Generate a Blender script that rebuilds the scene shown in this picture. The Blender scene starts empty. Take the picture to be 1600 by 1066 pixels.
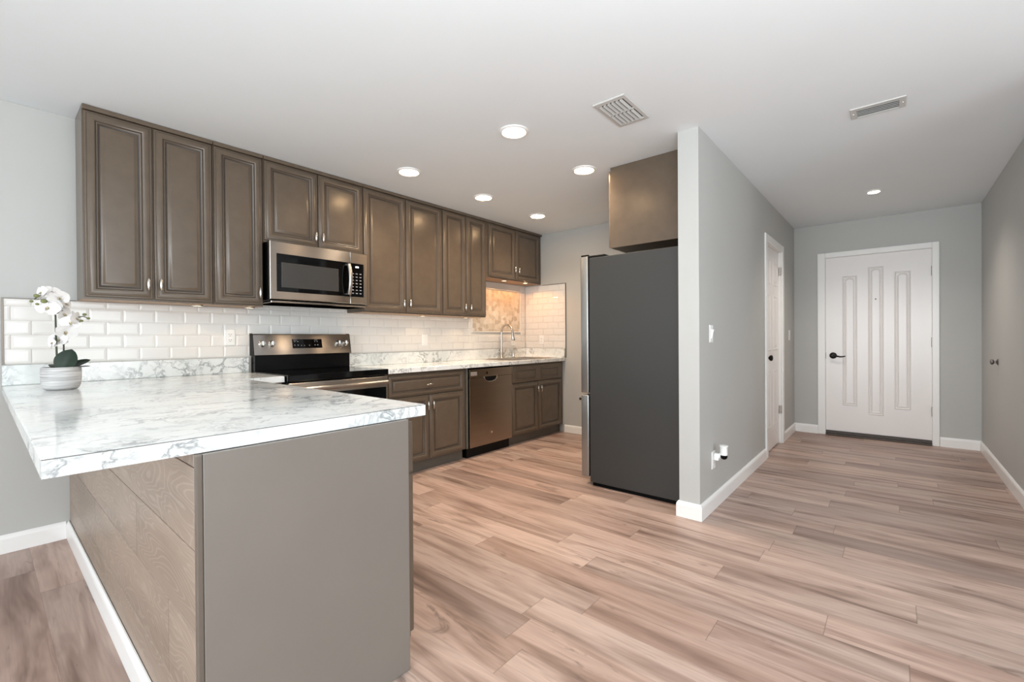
import bpy, bmesh, math, random
from mathutils import Vector, Matrix

# ------------------------------------------------------------------ camera, world, lights, exposure
S = bpy.context.scene
COL = S.collection
cam = bpy.data.cameras.new('camera')
cam.sensor_width = 36.0
cam.lens = 15.862
cam.clip_start = 0.02
camo = bpy.data.objects.new('camera', cam)
COL.objects.link(camo)
_r = Vector((0.646029, -0.763282, -0.006843)); _u = Vector((0.008296, -0.001944, 0.999964)); _f = Vector((0.763268, 0.646062, -0.005077))
camo.matrix_world = Matrix(((_r.x, _u.x, -_f.x, 0.0), (_r.y, _u.y, -_f.y, 0.0), (_r.z, _u.z, -_f.z, 1.1361), (0, 0, 0, 1)))
S.camera = camo

S.view_settings.view_transform = 'Standard'
S.view_settings.look = 'None'
S.view_settings.gamma = 1.0
S.view_settings.use_curve_mapping = False
S.view_settings.exposure = 0.09
S.cycles.max_bounces = 10
S.cycles.diffuse_bounces = 6
S.cycles.glossy_bounces = 4
S.cycles.sample_clamp_indirect = 6.0
S.cycles.caustics_reflective = False
S.cycles.caustics_refractive = False
S.cycles.use_denoising = True

W = bpy.data.worlds.new('world')
S.world = W
W.use_nodes = True
W.node_tree.nodes['Background'].inputs[0].default_value = (0.95, 0.97, 1.0, 1)
W.node_tree.nodes['Background'].inputs[1].default_value = 1.0


def area_light(name, loc, direction, sx, sy, power, color):
    l = bpy.data.lights.new(name, 'AREA')
    l.shape = 'RECTANGLE'; l.size = sx; l.size_y = sy; l.energy = power; l.color = color
    o = bpy.data.objects.new(name, l)
    o.location = loc
    o.rotation_euler = Vector(direction).to_track_quat('-Z', 'Z').to_euler()
    COL.objects.link(o)
    return o


# daylight through the two glazed openings of the living room behind the camera
area_light('daylight_rear', (-3.38, 0.6, 1.25), (1, 0, 0.10), 3.4, 2.1, 200, (0.87, 0.955, 1.0))
area_light('daylight_side', (0.2, -3.68, 1.25), (0, 1, 0.10), 3.4, 2.1, 80, (0.87, 0.955, 1.0))
# added uplight behind the camera brightens the ceiling like a bounced flash
area_light('ceiling_fill', (-0.3, -0.6, 1.25), (0.35, 0.03, 1), 1.0, 1.0, 92, (0.87, 0.955, 1.0))

# ------------------------------------------------------------------ helpers
WO = {}          # world origin of each object


def lin(c):
    return tuple((v / 255 / 12.92) if v / 255 <= 0.04045 else ((v / 255 + 0.055) / 1.055) ** 2.4 for v in c) + (1.0,)


class MB:
    def __init__(self):
        self.bm = bmesh.new()

    def box(self, x0, x1, y0, y1, z0, z1, mat=0, bev=0.0, seg=1):
        bm = self.bm
        vs = [bm.verts.new((x, y, z)) for x in (x0, x1) for y in (y0, y1) for z in (z0, z1)]
        idx = [(0, 1, 3, 2), (4, 6, 7, 5), (0, 4, 5, 1), (2, 3, 7, 6), (0, 2, 6, 4), (1, 5, 7, 3)]
        fs = [bm.faces.new([vs[i] for i in f]) for f in idx]
        for f in fs:
            f.material_index = mat
        if bev > 0:
            es = list({e for f in fs for e in f.edges})
            r = bmesh.ops.bevel(bm, geom=es, offset=bev, segments=seg, affect='EDGES', profile=0.5, clamp_overlap=True)
            for f in r['faces']:
                f.material_index = mat
        return vs

    def ring_loft(self, rings, mat=0, cap0=False, cap1=True, mats=None, closed=True):
        bm = self.bm
        rv = [[bm.verts.new(p) for p in r] for r in rings]
        n = len(rv[0])
        for k in range(len(rv) - 1):
            for i in range(n if closed else n - 1):
                j = (i + 1) % n
                f = bm.faces.new((rv[k][i], rv[k][j], rv[k + 1][j], rv[k + 1][i]))
                f.material_index = mats[k] if mats else mat
        if cap0:
            f = bm.faces.new(rv[0][::-1]); f.material_index = mats[0] if mats else mat
        if cap1:
            f = bm.faces.new(rv[-1]); f.material_index = mats[-1] if mats else mat
        return rv

    def panel(self, O, U, V, N, w, h, prof, mats=None, mat=0, back=True):
        O, U, V, N = Vector(O), Vector(U), Vector(V), Vector(N)
        rings = []
        for d, t in prof:
            rings.append([O + U * a + V * b + N * t for a, b in ((d, d), (w - d, d), (w - d, h - d), (d, h - d))])
        self.ring_loft(rings, mat, cap0=back, mats=mats)

    def cyl(self, p0, p1, r0, r1=None, n=20, mat=0, caps=True):
        r1 = r0 if r1 is None else r1
        self.rings_along([p0, p1], [r0, r1], n, mat, caps)

    def rings_along(self, pts, rad, n=12, mat=0, caps=True):
        pts = [Vector(p) for p in pts]
        rings = []
        t0 = (pts[1] - pts[0]).normalized()
        a = Vector((0, 0, 1)) if abs(t0.z) < 0.9 else Vector((1, 0, 0))
        x = t0.cross(a).normalized()
        for i, p in enumerate(pts):
            t = (pts[min(i + 1, len(pts) - 1)] - pts[max(i - 1, 0)])
            if t.length < 1e-9:
                t = t0
            t.normalize()
            x = (x - t * x.dot(t)).normalized()
            y = t.cross(x)
            r = rad[i] if isinstance(rad, (list, tuple)) else rad
            rings.append([p + (x * math.cos(q) + y * math.sin(q)) * r for q in [2 * math.pi * k / n for k in range(n)]])
        self.ring_loft(rings, mat, cap0=caps, cap1=caps)

    def lathe(self, prof, c, axis=(0, 0, 1), n=32, mat=0, caps=True):
        """prof: list of (radius, height along axis)."""
        c = Vector(c); ax = Vector(axis).normalized()
        a = Vector((1, 0, 0)) if abs(ax.x) < 0.9 else Vector((0, 1, 0))
        x = ax.cross(a).normalized(); y = ax.cross(x)
        rings = [[c + ax * h + (x * math.cos(q) + y * math.sin(q)) * max(r, 1e-4) for q in [2 * math.pi * k / n for k in range(n)]] for r, h in prof]
        self.ring_loft(rings, mat, cap0=caps, cap1=caps)

    def ball(self, c, rx, ry, rz, n=16, m=10, mat=0):
        c = Vector(c)
        rings = []
        for i in range(m + 1):
            t = -math.pi / 2 + math.pi * i / m
            cr = max(math.cos(t), 1e-3)
            rings.append([c + Vector((rx * cr * math.cos(q), ry * cr * math.sin(q), rz * math.sin(t))) for q in [2 * math.pi * k / n for k in range(n)]])
        self.ring_loft(rings, mat, cap0=True)

    def prism(self, poly, z0, z1, mat=0):
        self.ring_loft([[(x, y, z0) for x, y in poly], [(x, y, z1) for x, y in poly]], mat, cap0=True)

    def build(self, name, mats, parent=None, smooth=None, origin=None):
        bm = self.bm
        bmesh.ops.recalc_face_normals(bm, faces=bm.faces[:])
        co = [v.co for v in bm.verts]
        if origin is None:
            lo = [min(c[i] for c in co) for i in range(3)]; hi = [max(c[i] for c in co) for i in range(3)]
            origin = Vector(((lo[0] + hi[0]) / 2, (lo[1] + hi[1]) / 2, lo[2]))
        origin = Vector(origin)
        for v in bm.verts:
            v.co -= origin
        me = bpy.data.meshes.new(name)
        if smooth is not None:
            for f in bm.faces:
                f.smooth = True
        bm.to_mesh(me); bm.free()
        if smooth is not None:
            me.set_sharp_from_angle(angle=math.radians(smooth))
        for m in (mats if isinstance(mats, (list, tuple)) else [mats]):
            me.materials.append(m)
        o = bpy.data.objects.new(name, me)
        COL.objects.link(o)
        WO[o.name] = origin
        if parent is not None:
            o.parent = parent
            o.location = origin - WO[parent.name]
        else:
            o.location = origin
        return o


def tag(o, label=None, cat=None, group=None, kind=None):
    if label: o['label'] = label
    if cat: o['category'] = cat
    if group: o['group'] = group
    if kind: o['kind'] = kind
    return o


def thing(name, loc, label, cat, group=None, kind=None):
    o = bpy.data.objects.new(name, None)
    o.empty_display_size = 0.05
    COL.objects.link(o)
    o.location = loc
    WO[o.name] = Vector(loc)
    return tag(o, label, cat, group, kind)


# ------------------------------------------------------------------ materials
class NT:
    def __init__(self, name):
        self.m = bpy.data.materials.new(name); self.m.use_nodes = True
        self.t = self.m.node_tree; self.b = self.t.nodes['Principled BSDF']

    def n(self, typ, **kw):
        nd = self.t.nodes.new(typ)
        for k, v in kw.items():
            setattr(nd, k, v)
        return nd

    def put(self, sock, v):
        if isinstance(v, bpy.types.NodeSocket):
            self.t.links.new(v, sock)
        else:
            sock.default_value = v

    def math(self, op, a, b=None, c=None, clamp=False):
        nd = self.n('ShaderNodeMath', operation=op); nd.use_clamp = clamp
        self.put(nd.inputs[0], a)
        if b is not None: self.put(nd.inputs[1], b)
        if c is not None: self.put(nd.inputs[2], c)
        return nd.outputs[0]

    def pos(self):
        g = self.n('ShaderNodeNewGeometry')
        s = self.n('ShaderNodeSeparateXYZ'); self.t.links.new(g.outputs['Position'], s.inputs[0])
        return s.outputs[0], s.outputs[1], s.outputs[2]

    def xyz(self, x, y, z):
        c = self.n('ShaderNodeCombineXYZ')
        for i, v in enumerate((x, y, z)): self.put(c.inputs[i], v)
        return c.outputs[0]

    def noise(self, vec, scale, detail=3.0, rough=0.5, dist=0.0):
        nd = self.n('ShaderNodeTexNoise')
        self.t.links.new(vec, nd.inputs['Vector'])
        nd.inputs['Scale'].default_value = scale; nd.inputs['Detail'].default_value = detail
        nd.inputs['Roughness'].default_value = rough; nd.inputs['Distortion'].default_value = dist
        return nd.outputs[0]

    def ramp(self, fac, stops, interp='LINEAR'):
        nd = self.n('ShaderNodeValToRGB'); cr = nd.color_ramp; cr.interpolation = interp
        while len(cr.elements) < len(stops): cr.elements.new(0.5)
        for e, (p, c) in zip(cr.elements, stops):
            e.position = p; e.color = c
        self.put(nd.inputs[0], fac)
        return nd.outputs[0]

    def mix(self, fac, a, b, mode='MIX'):
        nd = self.n('ShaderNodeMix', data_type='RGBA', blend_type=mode)
        self.put(nd.inputs[0], fac); self.put(nd.inputs[6], a); self.put(nd.inputs[7], b)
        return nd.outputs[2]

    def bump(self, h, strength, dist=0.002):
        nd = self.n('ShaderNodeBump')
        nd.inputs['Strength'].default_value = strength; nd.inputs['Distance'].default_value = dist
        self.t.links.new(h, nd.inputs['Height'])
        self.t.links.new(nd.outputs[0], self.b.inputs['Normal'])


def plain(name, c, rough=0.5, metal=0.0, noise=0.0, nscale=20.0, spec=0.5, bump=0.0, bscale=200.0):
    t = NT(name)
    col = lin(c)
    t.b.inputs['Roughness'].default_value = rough; t.b.inputs['Metallic'].default_value = metal
    t.b.inputs['Specular IOR Level'].default_value = spec
    g = t.n('ShaderNodeNewGeometry').outputs['Position']
    if noise > 0:
        f = t.noise(g, nscale, 4)
        d = tuple(v * (1 - noise) for v in col[:3]) + (1,); u = tuple(min(1, v * (1 + noise)) for v in col[:3]) + (1,)
        t.put(t.b.inputs['Base Color'], t.ramp(f, [(0.3, d), (0.7, u)]))
    else:
        t.b.inputs['Base Color'].default_value = col
    if bump > 0:
        t.bump(t.noise(g, bscale, 3), bump, 0.001)
    return t.m


def emit(name, c, strength):
    t = NT(name)
    t.b.inputs['Base Color'].default_value = (0.8, 0.8, 0.8, 1)
    t.b.inputs['Emission Color'].default_value = c
    t.b.inputs['Emission Strength'].default_value = strength
    return t.m


def brushed(name, c, rough=0.28, along='x', aniso=0.9):
    """stainless steel brushed along one direction"""
    t = NT(name)
    x, y, z = t.pos()
    v = t.xyz(t.math('MULTIPLY', x, 1.5), t.math('MULTIPLY', y, 1.5), t.math('MULTIPLY', z, 260.0)) if along == 'x' else \
        t.xyz(t.math('MULTIPLY', x, 260.0), t.math('MULTIPLY', y, 260.0), t.math('MULTIPLY', z, 1.5))
    f = t.noise(v, 1.0, 3)
    col = lin(c)
    t.put(t.b.inputs['Base Color'], t.ramp(f, [(0.3, tuple(k * 0.93 for k in col[:3]) + (1,)), (0.7, tuple(min(1, k * 1.05) for k in col[:3]) + (1,))]))
    t.b.inputs['Metallic'].default_value = 1.0
    t.b.inputs['Roughness'].default_value = rough
    t.b.inputs['Anisotropic'].default_value = aniso
    t.t.links.new(t.xyz(0.0, 0.0, 1.0), t.b.inputs['Tangent'])     # grooves lie level, so highlights stretch upright
    return t.m


M_wall = plain('wall_paint', (188, 188, 185), 0.55, noise=0.012, nscale=3, bump=0.06, bscale=140)
M_ceil = plain('ceiling_paint', (233, 238, 241), 0.7, noise=0.008, nscale=2, bump=0.08, bscale=90)
M_trim = plain('white_trim_paint', (243, 242, 240), 0.3)
M_door = plain('door_paint', (238, 234, 232), 0.28)
M_cab = plain('taupe_cabinet_paint', (100, 87, 74), 0.27, noise=0.06, nscale=14)
M_glaze = plain('dark_glaze', (62, 53, 46), 0.45, noise=0.1, nscale=40)
M_panel = plain('taupe_paint_daylit', (127, 120, 113), 0.36, noise=0.02, nscale=6)  # same finish as the cabinets; its daylight is put into this lighter colour
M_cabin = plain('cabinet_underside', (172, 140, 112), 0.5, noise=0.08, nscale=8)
M_toe = plain('toe_kick_paint', (96, 92, 84), 0.5, noise=0.05)
M_dark = plain('dark_gap', (10, 9, 9), 0.7, spec=0.15)
M_blackglass = plain('black_glass', (5, 5, 6), 0.06, spec=0.3)
M_black = plain('black_enamel', (7, 7, 8), 0.25, spec=0.2)
M_blackmat = plain('matt_black', (12, 12, 12), 0.5, spec=0.2)
M_steel = brushed('brushed_steel', (162, 156, 150), 0.29)
M_steel_dw = brushed('brushed_steel_dishwasher', (166, 154, 142), 0.26)
M_nickel = plain('brushed_nickel', (205, 198, 190), 0.22, 1.0)
M_chrome = plain('polished_chrome', (225, 222, 218), 0.1, 1.0)
M_fdoor = plain('fridge_door_steel', (172, 172, 170), 0.35, 0.85)
M_bronze = plain('dark_bronze', (28, 25, 24), 0.35, 0.6)
M_plastic = plain('white_plastic', (240, 240, 238), 0.35)
M_slot = plain('outlet_slot', (60, 58, 56), 0.5)
M_vent = plain('white_vent_metal', (196, 195, 192), 0.45)
M_ventdark = plain('vent_duct', (40, 39, 38), 0.7)
M_metaltrim = plain('metal_edge_trim', (120, 112, 104), 0.35, 0.7)
M_tile = plain('white_glazed_tile', (229, 226, 222), 0.14, noise=0.01, nscale=5)
M_grout = plain('tile_grout', (222, 217, 210), 0.8)
M_mesh = plain('microwave_window_mesh', (62, 60, 58), 0.2)
M_key = plain('key_legend', (150, 150, 155), 0.5)
M_lamp = emit('downlight_diffuser', (1.0, 0.66, 0.35, 1), 62.0)
M_lamp_hall = emit('hall_downlight_diffuser', (1.0, 0.78, 0.56, 1), 26.0)
M_puck = emit('puck_diffuser', (1.0, 0.72, 0.42, 1), 4.0)
M_disp = emit('clock_display', (0.70, 0.86, 1.0, 1), 1.4)


def mat_fridge_side():
    t = NT('fridge_side_paint')
    g = t.n('ShaderNodeNewGeometry').outputs['Position']
    t.b.inputs['Base Color'].default_value = lin((60, 60, 59)); t.b.inputs['Roughness'].default_value = 0.42
    t.bump(t.noise(g, 420.0, 2), 0.25, 0.001)
    return t.m


M_fside = mat_fridge_side()


def mat_marble(name, scale=1.0):
    t = NT(name)
    g = t.n('ShaderNodeNewGeometry').outputs['Position']
    w = t.noise(g, 3.2 * scale, 4, 0.6)
    mp = t.n('ShaderNodeVectorMath', operation='MULTIPLY_ADD')
    wn = t.n('ShaderNodeTexNoise'); t.t.links.new(g, wn.inputs['Vector']); wn.inputs['Scale'].default_value = 4.5 * scale; wn.inputs['Detail'].default_value = 4
    t.t.links.new(wn.outputs['Color'], mp.inputs[0]); mp.inputs[1].default_value = (0.34, 0.34, 0.34); t.t.links.new(g, mp.inputs[2])
    v = mp.outputs[0]
    n1 = t.noise(v, 6.5 * scale, 5, 0.6)
    r1 = t.math('ABSOLUTE', t.math('SUBTRACT', n1, 0.5))
    vein = t.math('SUBTRACT', 1.0, t.math('MULTIPLY', r1, 22.0, clamp=True), clamp=True)
    vein = t.math('POWER', vein, 1.6)
    n2 = t.noise(g, 4.0 * scale, 3)
    mask = t.ramp(n2, [(0.42, (0.08, 0.08, 0.08, 1)), (0.58, (1, 1, 1, 1))])
    vein = t.math('MULTIPLY', vein, mask)
    n3 = t.noise(v, 13.0 * scale, 5, 0.6)
    r3 = t.math('ABSOLUTE', t.math('SUBTRACT', n3, 0.5))
    fine = t.math('SUBTRACT', 1.0, t.math('MULTIPLY', r3, 26.0, clamp=True), clamp=True)
    fine = t.math('MULTIPLY', t.math('MULTIPLY', fine, 0.45), t.ramp(t.noise(g, 6.0 * scale, 2), [(0.45, (0, 0, 0, 1)), (0.62, (1, 1, 1, 1))]))
    cloud = t.ramp(w, [(0.35, lin((222, 226, 225))), (0.6, lin((240, 241, 239)))])
    c = t.mix(t.math('MULTIPLY', vein, 0.78), cloud, lin((120, 126, 130)))
    c = t.mix(fine, c, lin((140, 144, 148)))
    t.put(t.b.inputs['Base Color'], c)
    t.b.inputs['Roughness'].default_value = 0.11
    t.b.inputs['Specular IOR Level'].default_value = 0.5
    return t.m


M_marble = mat_marble('white_marble_laminate')


def mat_floor():
    t = NT('vinyl_plank_floor')
    x, y, z = t.pos()
    u = t.math('DIVIDE', t.math('SUBTRACT', x, 1.276), 0.158)
    row = t.math('FLOOR', u); fu = t.math('SUBTRACT', u, row)
    wn = t.n('ShaderNodeTexWhiteNoise', noise_dimensions='1D'); t.t.links.new(row, wn.inputs['W'])
    L = 1.22
    v = t.math('ADD', t.math('DIVIDE', y, L), t.math('MULTIPLY', wn.outputs['Value'], 7.0))
    colm = t.math('FLOOR', v); fv = t.math('SUBTRACT', v, colm)
    wn2 = t.n('ShaderNodeTexWhiteNoise', noise_dimensions='2D'); t.t.links.new(t.xyz(row, colm, 0.0), wn2.inputs['Vector'])
    rnd = wn2.outputs['Value']
    off = t.math('MULTIPLY', rnd, 40.0)
    # broad streaks and fine grain run with the plank
    gv = t.xyz(t.math('MULTIPLY', x, 12.0), t.math('ADD', t.math('MULTIPLY', y, 1.3), off), off)
    broad = t.noise(gv, 1.0, 3, 0.55, 0.6)
    gv2 = t.xyz(t.math('MULTIPLY', x, 110.0), t.math('ADD', t.math('MULTIPLY', y, 4.0), off), off)
    fine = t.noise(gv2, 1.0, 3, 0.6)
    gv3 = t.xyz(t.math('MULTIPLY', x, 9.0), t.math('ADD', t.math('MULTIPLY', y, 2.2), off), off)
    knot = t.noise(gv3, 1.0, 4, 0.65, 1.2)
    base = t.ramp(broad, [(0.27, lin((134, 114, 106))), (0.42, lin((181, 161, 152))), (0.58, lin((212, 194, 186))), (0.75, lin((192, 175, 169)))])
    tone = t.ramp(rnd, [(0.0, lin((190, 178, 172))), (0.25, lin((236, 222, 214))), (0.5, lin((220, 212, 206))), (0.75, lin((250, 238, 230))), (1.0, lin((208, 190, 180)))])
    c = t.mix(1.0, base, tone, 'MULTIPLY')
    c = t.mix(t.math('MULTIPLY', t.ramp(fine, [(0.35, (1, 1, 1, 1)), (0.6, (0, 0, 0, 1))]), 0.16), c, lin((104, 84, 74)))
    streak = t.noise(t.xyz(t.math('MULTIPLY', x, 38.0), t.math('ADD', t.math('MULTIPLY', y, 1.7), off), off), 1.0, 3, 0.6, 0.8)
    c = t.mix(t.math('MULTIPLY', t.ramp(streak, [(0.58, (0, 0, 0, 1)), (0.72, (1, 1, 1, 1))]), 0.52), c, lin((116, 94, 82)))
    kk = t.math('MULTIPLY', t.ramp(knot, [(0.63, (0, 0, 0, 1)), (0.71, (1, 1, 1, 1))]), 0.6)
    c = t.mix(kk, c, lin((96, 78, 70)))
    eu = t.math('MINIMUM', fu, t.math('SUBTRACT', 1.0, fu))
    ev = t.math('MINIMUM', fv, t.math('SUBTRACT', 1.0, fv))
    lu = t.math('LESS_THAN', eu, 0.006); lv = t.math('LESS_THAN', ev, 0.0012)
    gap = t.math('MAXIMUM', t.math('MULTIPLY', lu, 0.28), t.math('MULTIPLY', lv, 0.55))
    c = t.mix(gap, c, lin((92, 76, 68)))
    t.put(t.b.inputs['Base Color'], c)
    t.put(t.b.inputs['Roughness'], t.math('ADD', 0.34, t.math('MULTIPLY', fine, 0.14)))
    t.b.inputs['Specular IOR Level'].default_value = 0.45
    t.bump(t.math('SUBTRACT', fine, t.math('MULTIPLY', gap, 2.0)), 0.12, 0.001)
    return t.m


def mat_planks():
    t = NT('weathered_oak_planks')
    x, y, z = t.pos()
    r = t.math('FLOOR', t.math('DIVIDE', t.math('SUBTRACT', z, 0.015), 0.2033))
    wn = t.n('ShaderNodeTexWhiteNoise', noise_dimensions='1D'); t.t.links.new(r, wn.inputs['W'])
    v = t.math('ADD', t.math('DIVIDE', y, 1.22), t.math('MULTIPLY', wn.outputs['Value'], 5.0))
    cl = t.math('FLOOR', v); fv = t.math('SUBTRACT', v, cl)
    wn2 = t.n('ShaderNodeTexWhiteNoise', noise_dimensions='2D'); t.t.links.new(t.xyz(r, cl, 0.0), wn2.inputs['Vector'])
    off = t.math('MULTIPLY', wn2.outputs['Value'], 30.0)
    n = t.noise(t.xyz(t.math('ADD', t.math('MULTIPLY', y, 1.5), off), t.math('MULTIPLY', z, 7.0), off), 1.0, 2, 0.5, 0.3)
    ring = t.math('FRACT', t.math('MULTIPLY', n, 26.0))
    line = t.ramp(t.math('ABSOLUTE', t.math('SUBTRACT', ring, 0.5)), [(0.0, (1, 1, 1, 1)), (0.22, (0, 0, 0, 1))])
    fine = t.noise(t.xyz(t.math('MULTIPLY', y, 6.0), t.math('MULTIPLY', z, 150.0), off), 1.0, 3)
    base = t.ramp(t.noise(t.xyz(t.math('ADD', y, off), t.math('MULTIPLY', z, 4.0), off), 1.6, 3), [(0.3, lin((138, 122, 108))), (0.7, lin((164, 146, 131)))])
    c = t.mix(t.math('MULTIPLY', line, 0.30), base, lin((198, 184, 170)))
    c = t.mix(t.math('MULTIPLY', fine, 0.25), c, lin((112, 97, 86)))
    c = t.mix(t.math('MULTIPLY', t.math('LESS_THAN', t.math('MINIMUM', fv, t.math('SUBTRACT', 1.0, fv)), 0.0015), 0.7), c, lin((70, 60, 52)))
    t.put(t.b.inputs['Base Color'], c); t.b.inputs['Roughness'].default_value = 0.4
    t.bump(t.math('ADD', line, fine), 0.1, 0.001)
    return t.m


def mat_mosaic():
    t = NT('stone_mosaic')
    x, y, z = t.pos()
    vv = t.xyz(x, z, 0.0)
    vo = t.n('ShaderNodeTexVoronoi', feature='F1', voronoi_dimensions='2D'); t.t.links.new(vv, vo.inputs['Vector']); vo.inputs['Scale'].default_value = 19.0; vo.inputs['Randomness'].default_value = 0.8
    ve = t.n('ShaderNodeTexVoronoi', feature='DISTANCE_TO_EDGE', voronoi_dimensions='2D'); t.t.links.new(vv, ve.inputs['Vector']); ve.inputs['Scale'].default_value = 19.0; ve.inputs['Randomness'].default_value = 0.8
    s = t.n('ShaderNodeSeparateColor'); t.t.links.new(vo.outputs['Color'], s.inputs[0])
    c = t.ramp(s.outputs[0], [(0.0, lin((178, 160, 138))), (0.3, lin((206, 192, 172))), (0.55, lin((226, 217, 202))), (0.8, lin((196, 178, 155))), (1.0, lin((236, 230, 220)))])
    g = t.n('ShaderNodeNewGeometry').outputs['Position']
    c = t.mix(t.math('MULTIPLY', t.noise(g, 60.0, 3), 0.35), c, lin((222, 210, 192)))
    c = t.mix(t.math('LESS_THAN', ve.outputs['Distance'], 0.06), c, lin((214, 204, 190)))
    t.put(t.b.inputs['Base Color'], c); t.b.inputs['Roughness'].default_value = 0.35
    return t.m


def mat_pot():
    t = NT('grey_banded_ceramic')
    x, y, z = t.pos()
    n = t.noise(t.xyz(t.math('MULTIPLY', x, 7.0), t.math('MULTIPLY', y, 7.0), t.math('MULTIPLY', z, 190.0)), 1.0, 4, 0.6)
    t.put(t.b.inputs['Base Color'], t.ramp(n, [(0.3, lin((150, 148, 147))), (0.5, lin((190, 188, 187))), (0.72, lin((222, 220, 219)))]))
    t.b.inputs['Roughness'].default_value = 0.45
    t.bump(n, 0.4, 0.002)
    return t.m


M_floor = mat_floor(); M_plank = mat_planks(); M_mosaic = mat_mosaic(); M_pot = mat_pot()
M_petal = plain('white_petal', (245, 243, 242), 0.5, noise=0.02, nscale=60)
M_lip = plain('orchid_lip', (196, 186, 160), 0.5, noise=0.1, nscale=80)
M_bud = plain('green_bud', (120, 124, 78), 0.5, noise=0.15, nscale=80)
M_stem = plain('orchid_stem', (52, 62, 40), 0.5, noise=0.1, nscale=60)
M_leaf = plain('orchid_leaf', (18, 38, 22), 0.4, noise=0.15, nscale=30, spec=0.25)
M_moss = plain('potting_moss', (92, 88, 74), 0.9, noise=0.3, nscale=90)

# ------------------------------------------------------------------ key dimensions (metres)
H = 2.44
YB = 3.655      # cabinet wall
XW = 4.588      # far end wall of the kitchen
XE = 2.875      # free end of the partition
YH, YH2 = 0.918, 1.045
XF = 6.357      # entry wall
YR = -0.658     # hall right wall
YC = 3.377      # face of the upper doors
ZC = 0.902      # worktop


def struct(name, mb, m, **kw):
    return tag(mb.build(name, m, **kw), kind='structure')


def wallbox(name, boxes, m=None):
    b = MB()
    for q in boxes: b.box(*q)
    return struct(name, b, m or M_wall)


wallbox('floor', [(-3.6, 6.6, -3.9, 3.8, -0.1, 0.0)], M_floor)
wallbox('ceiling', [(-3.6, 6.6, -3.9, 3.8, H, H + 0.1)], M_ceil)
wallbox('wall_left', [(-3.6, 6.6, YB, YB + 0.12, 0.001, H - 0.001)])
wallbox('wall_kitchen_end', [(XW, XW + 0.115, YH2 + 0.001, YB - 0.001, 0.001, H - 0.001)])
wallbox('wall_partition', [(XE, 4.785, YH, YH2, 0.001, H - 0.001), (5.535, XF - 0.001, YH, YH2, 0.001, H - 0.001), (4.785, 5.535, YH, YH2, 2.045, H - 0.001)])
wallbox('wall_entry', [(XF, XF + 0.13, -0.357, -0.9, 0.001, H - 0.001), (XF, XF + 0.13, 0.64, YH2 + 0.3, 0.001, H - 0.001), (XF, XF + 0.13, -0.357, 0.64, 2.065, H - 0.001), (XF, XF + 0.13, -0.357, -0.32, 0.001, 2.065)])
wallbox('wall_right', [(3.3, XF - 0.001, YR - 0.12, YR, 0.001, H - 0.001), (3.3, 3.42, -3.79, YR - 0.121, 0.001, H - 0.001)])
wallbox('wall_rear', [(-3.6, -3.45, -3.79, -1.2, 0.001, H - 0.001), (-3.6, -3.45, 2.4, YB - 0.001, 0.001, H - 0.001), (-3.6, -3.45, -1.2, 2.4, 2.3, H - 0.001), (-3.6, -3.45, -1.2, 2.4, 0.001, 0.2)])
wallbox('wall_side', [(-3.6, -1.6, -3.9, -3.8, 0.001, H - 0.001), (2.0, 3.42, -3.9, -3.8, 0.001, H - 0.001), (-1.6, 2.0, -3.9, -3.8, 2.3, H - 0.001), (-1.6, 2.0, -3.9, -3.8, 0.001, 0.2)])


def baseboard(name, p0, p1, nrm, h=0.10, t=0.014):
    """skirting board with a rounded top, standing on the floor against a wall; nrm points into the room"""
    p0, p1, nrm = Vector((*p0, 0)), Vector((*p1, 0)), Vector((*nrm, 0))
    prof = [(0.0005, 0.001), (t, 0.001), (t, h - 0.022), (t * 0.85, h - 0.012), (t * 0.55, h - 0.004), (t * 0.35, h), (0.0005, h)]
    b = MB()
    b.ring_loft([[p + nrm * a + Vector((0, 0, z)) for a, z in prof] for p in (p0, p1)], cap0=True)
    return struct(name, b, M_trim)


baseboard('baseboard_left', (-3.4, YB), (0.3165, YB), (0, -1))
baseboard('baseboard_peninsula', (0.331, YB - 0.002), (0.331, 1.2745), (-1, 0))
baseboard('baseboard_kitchen_end', (XW, 1.9), (XW, 3.05), (-1, 0), 0.09)
bb = MB()
pr_ = [(0.0005, 0.001), (0.016, 0.001), (0.016, 0.078), (0.0136, 0.088), (0.0088, 0.096), (0.0056, 0.1), (0.0005, 0.1)]
bb.ring_loft([[Vector((x, y, z)) + Vector((dx, dy, 0)) * a for a, z in pr_] for x, y, dx, dy in
              ((XE + 0.01, YH2, 0, 1), (XE, YH2, -1, 1), (XE, YH, -1, -1), (4.712, YH, 0, -1))], cap0=True)
struct('baseboard_partition', bb, M_trim)
baseboard('baseboard_partition', (5.605, YH), (XF - 0.016, YH), (0, -1))
baseboard('baseboard_entry', (XF, YH - 0.001), (XF, 0.682), (-1, 0))
baseboard('baseboard_entry', (XF, -0.359), (XF, YR + 0.001), (-1, 0))
baseboard('baseboard_right', (3.31, YR), (XF - 0.016, YR), (0, 1))

# ------------------------------------------------------------------ doors of the hall
# entry door (in the end wall of the hall)
d1 = thing('door_1', (XF, 0.15, 0), 'white entry door with three tall arched panels at the hall end', 'door', kind='structure')
b = MB(); b.box(XF + 0.012, XF + 0.052, -0.3, 0.606, 0.052, 2.042, bev=0.002)
slab = b.build('door_slab', M_door, d1)


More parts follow.
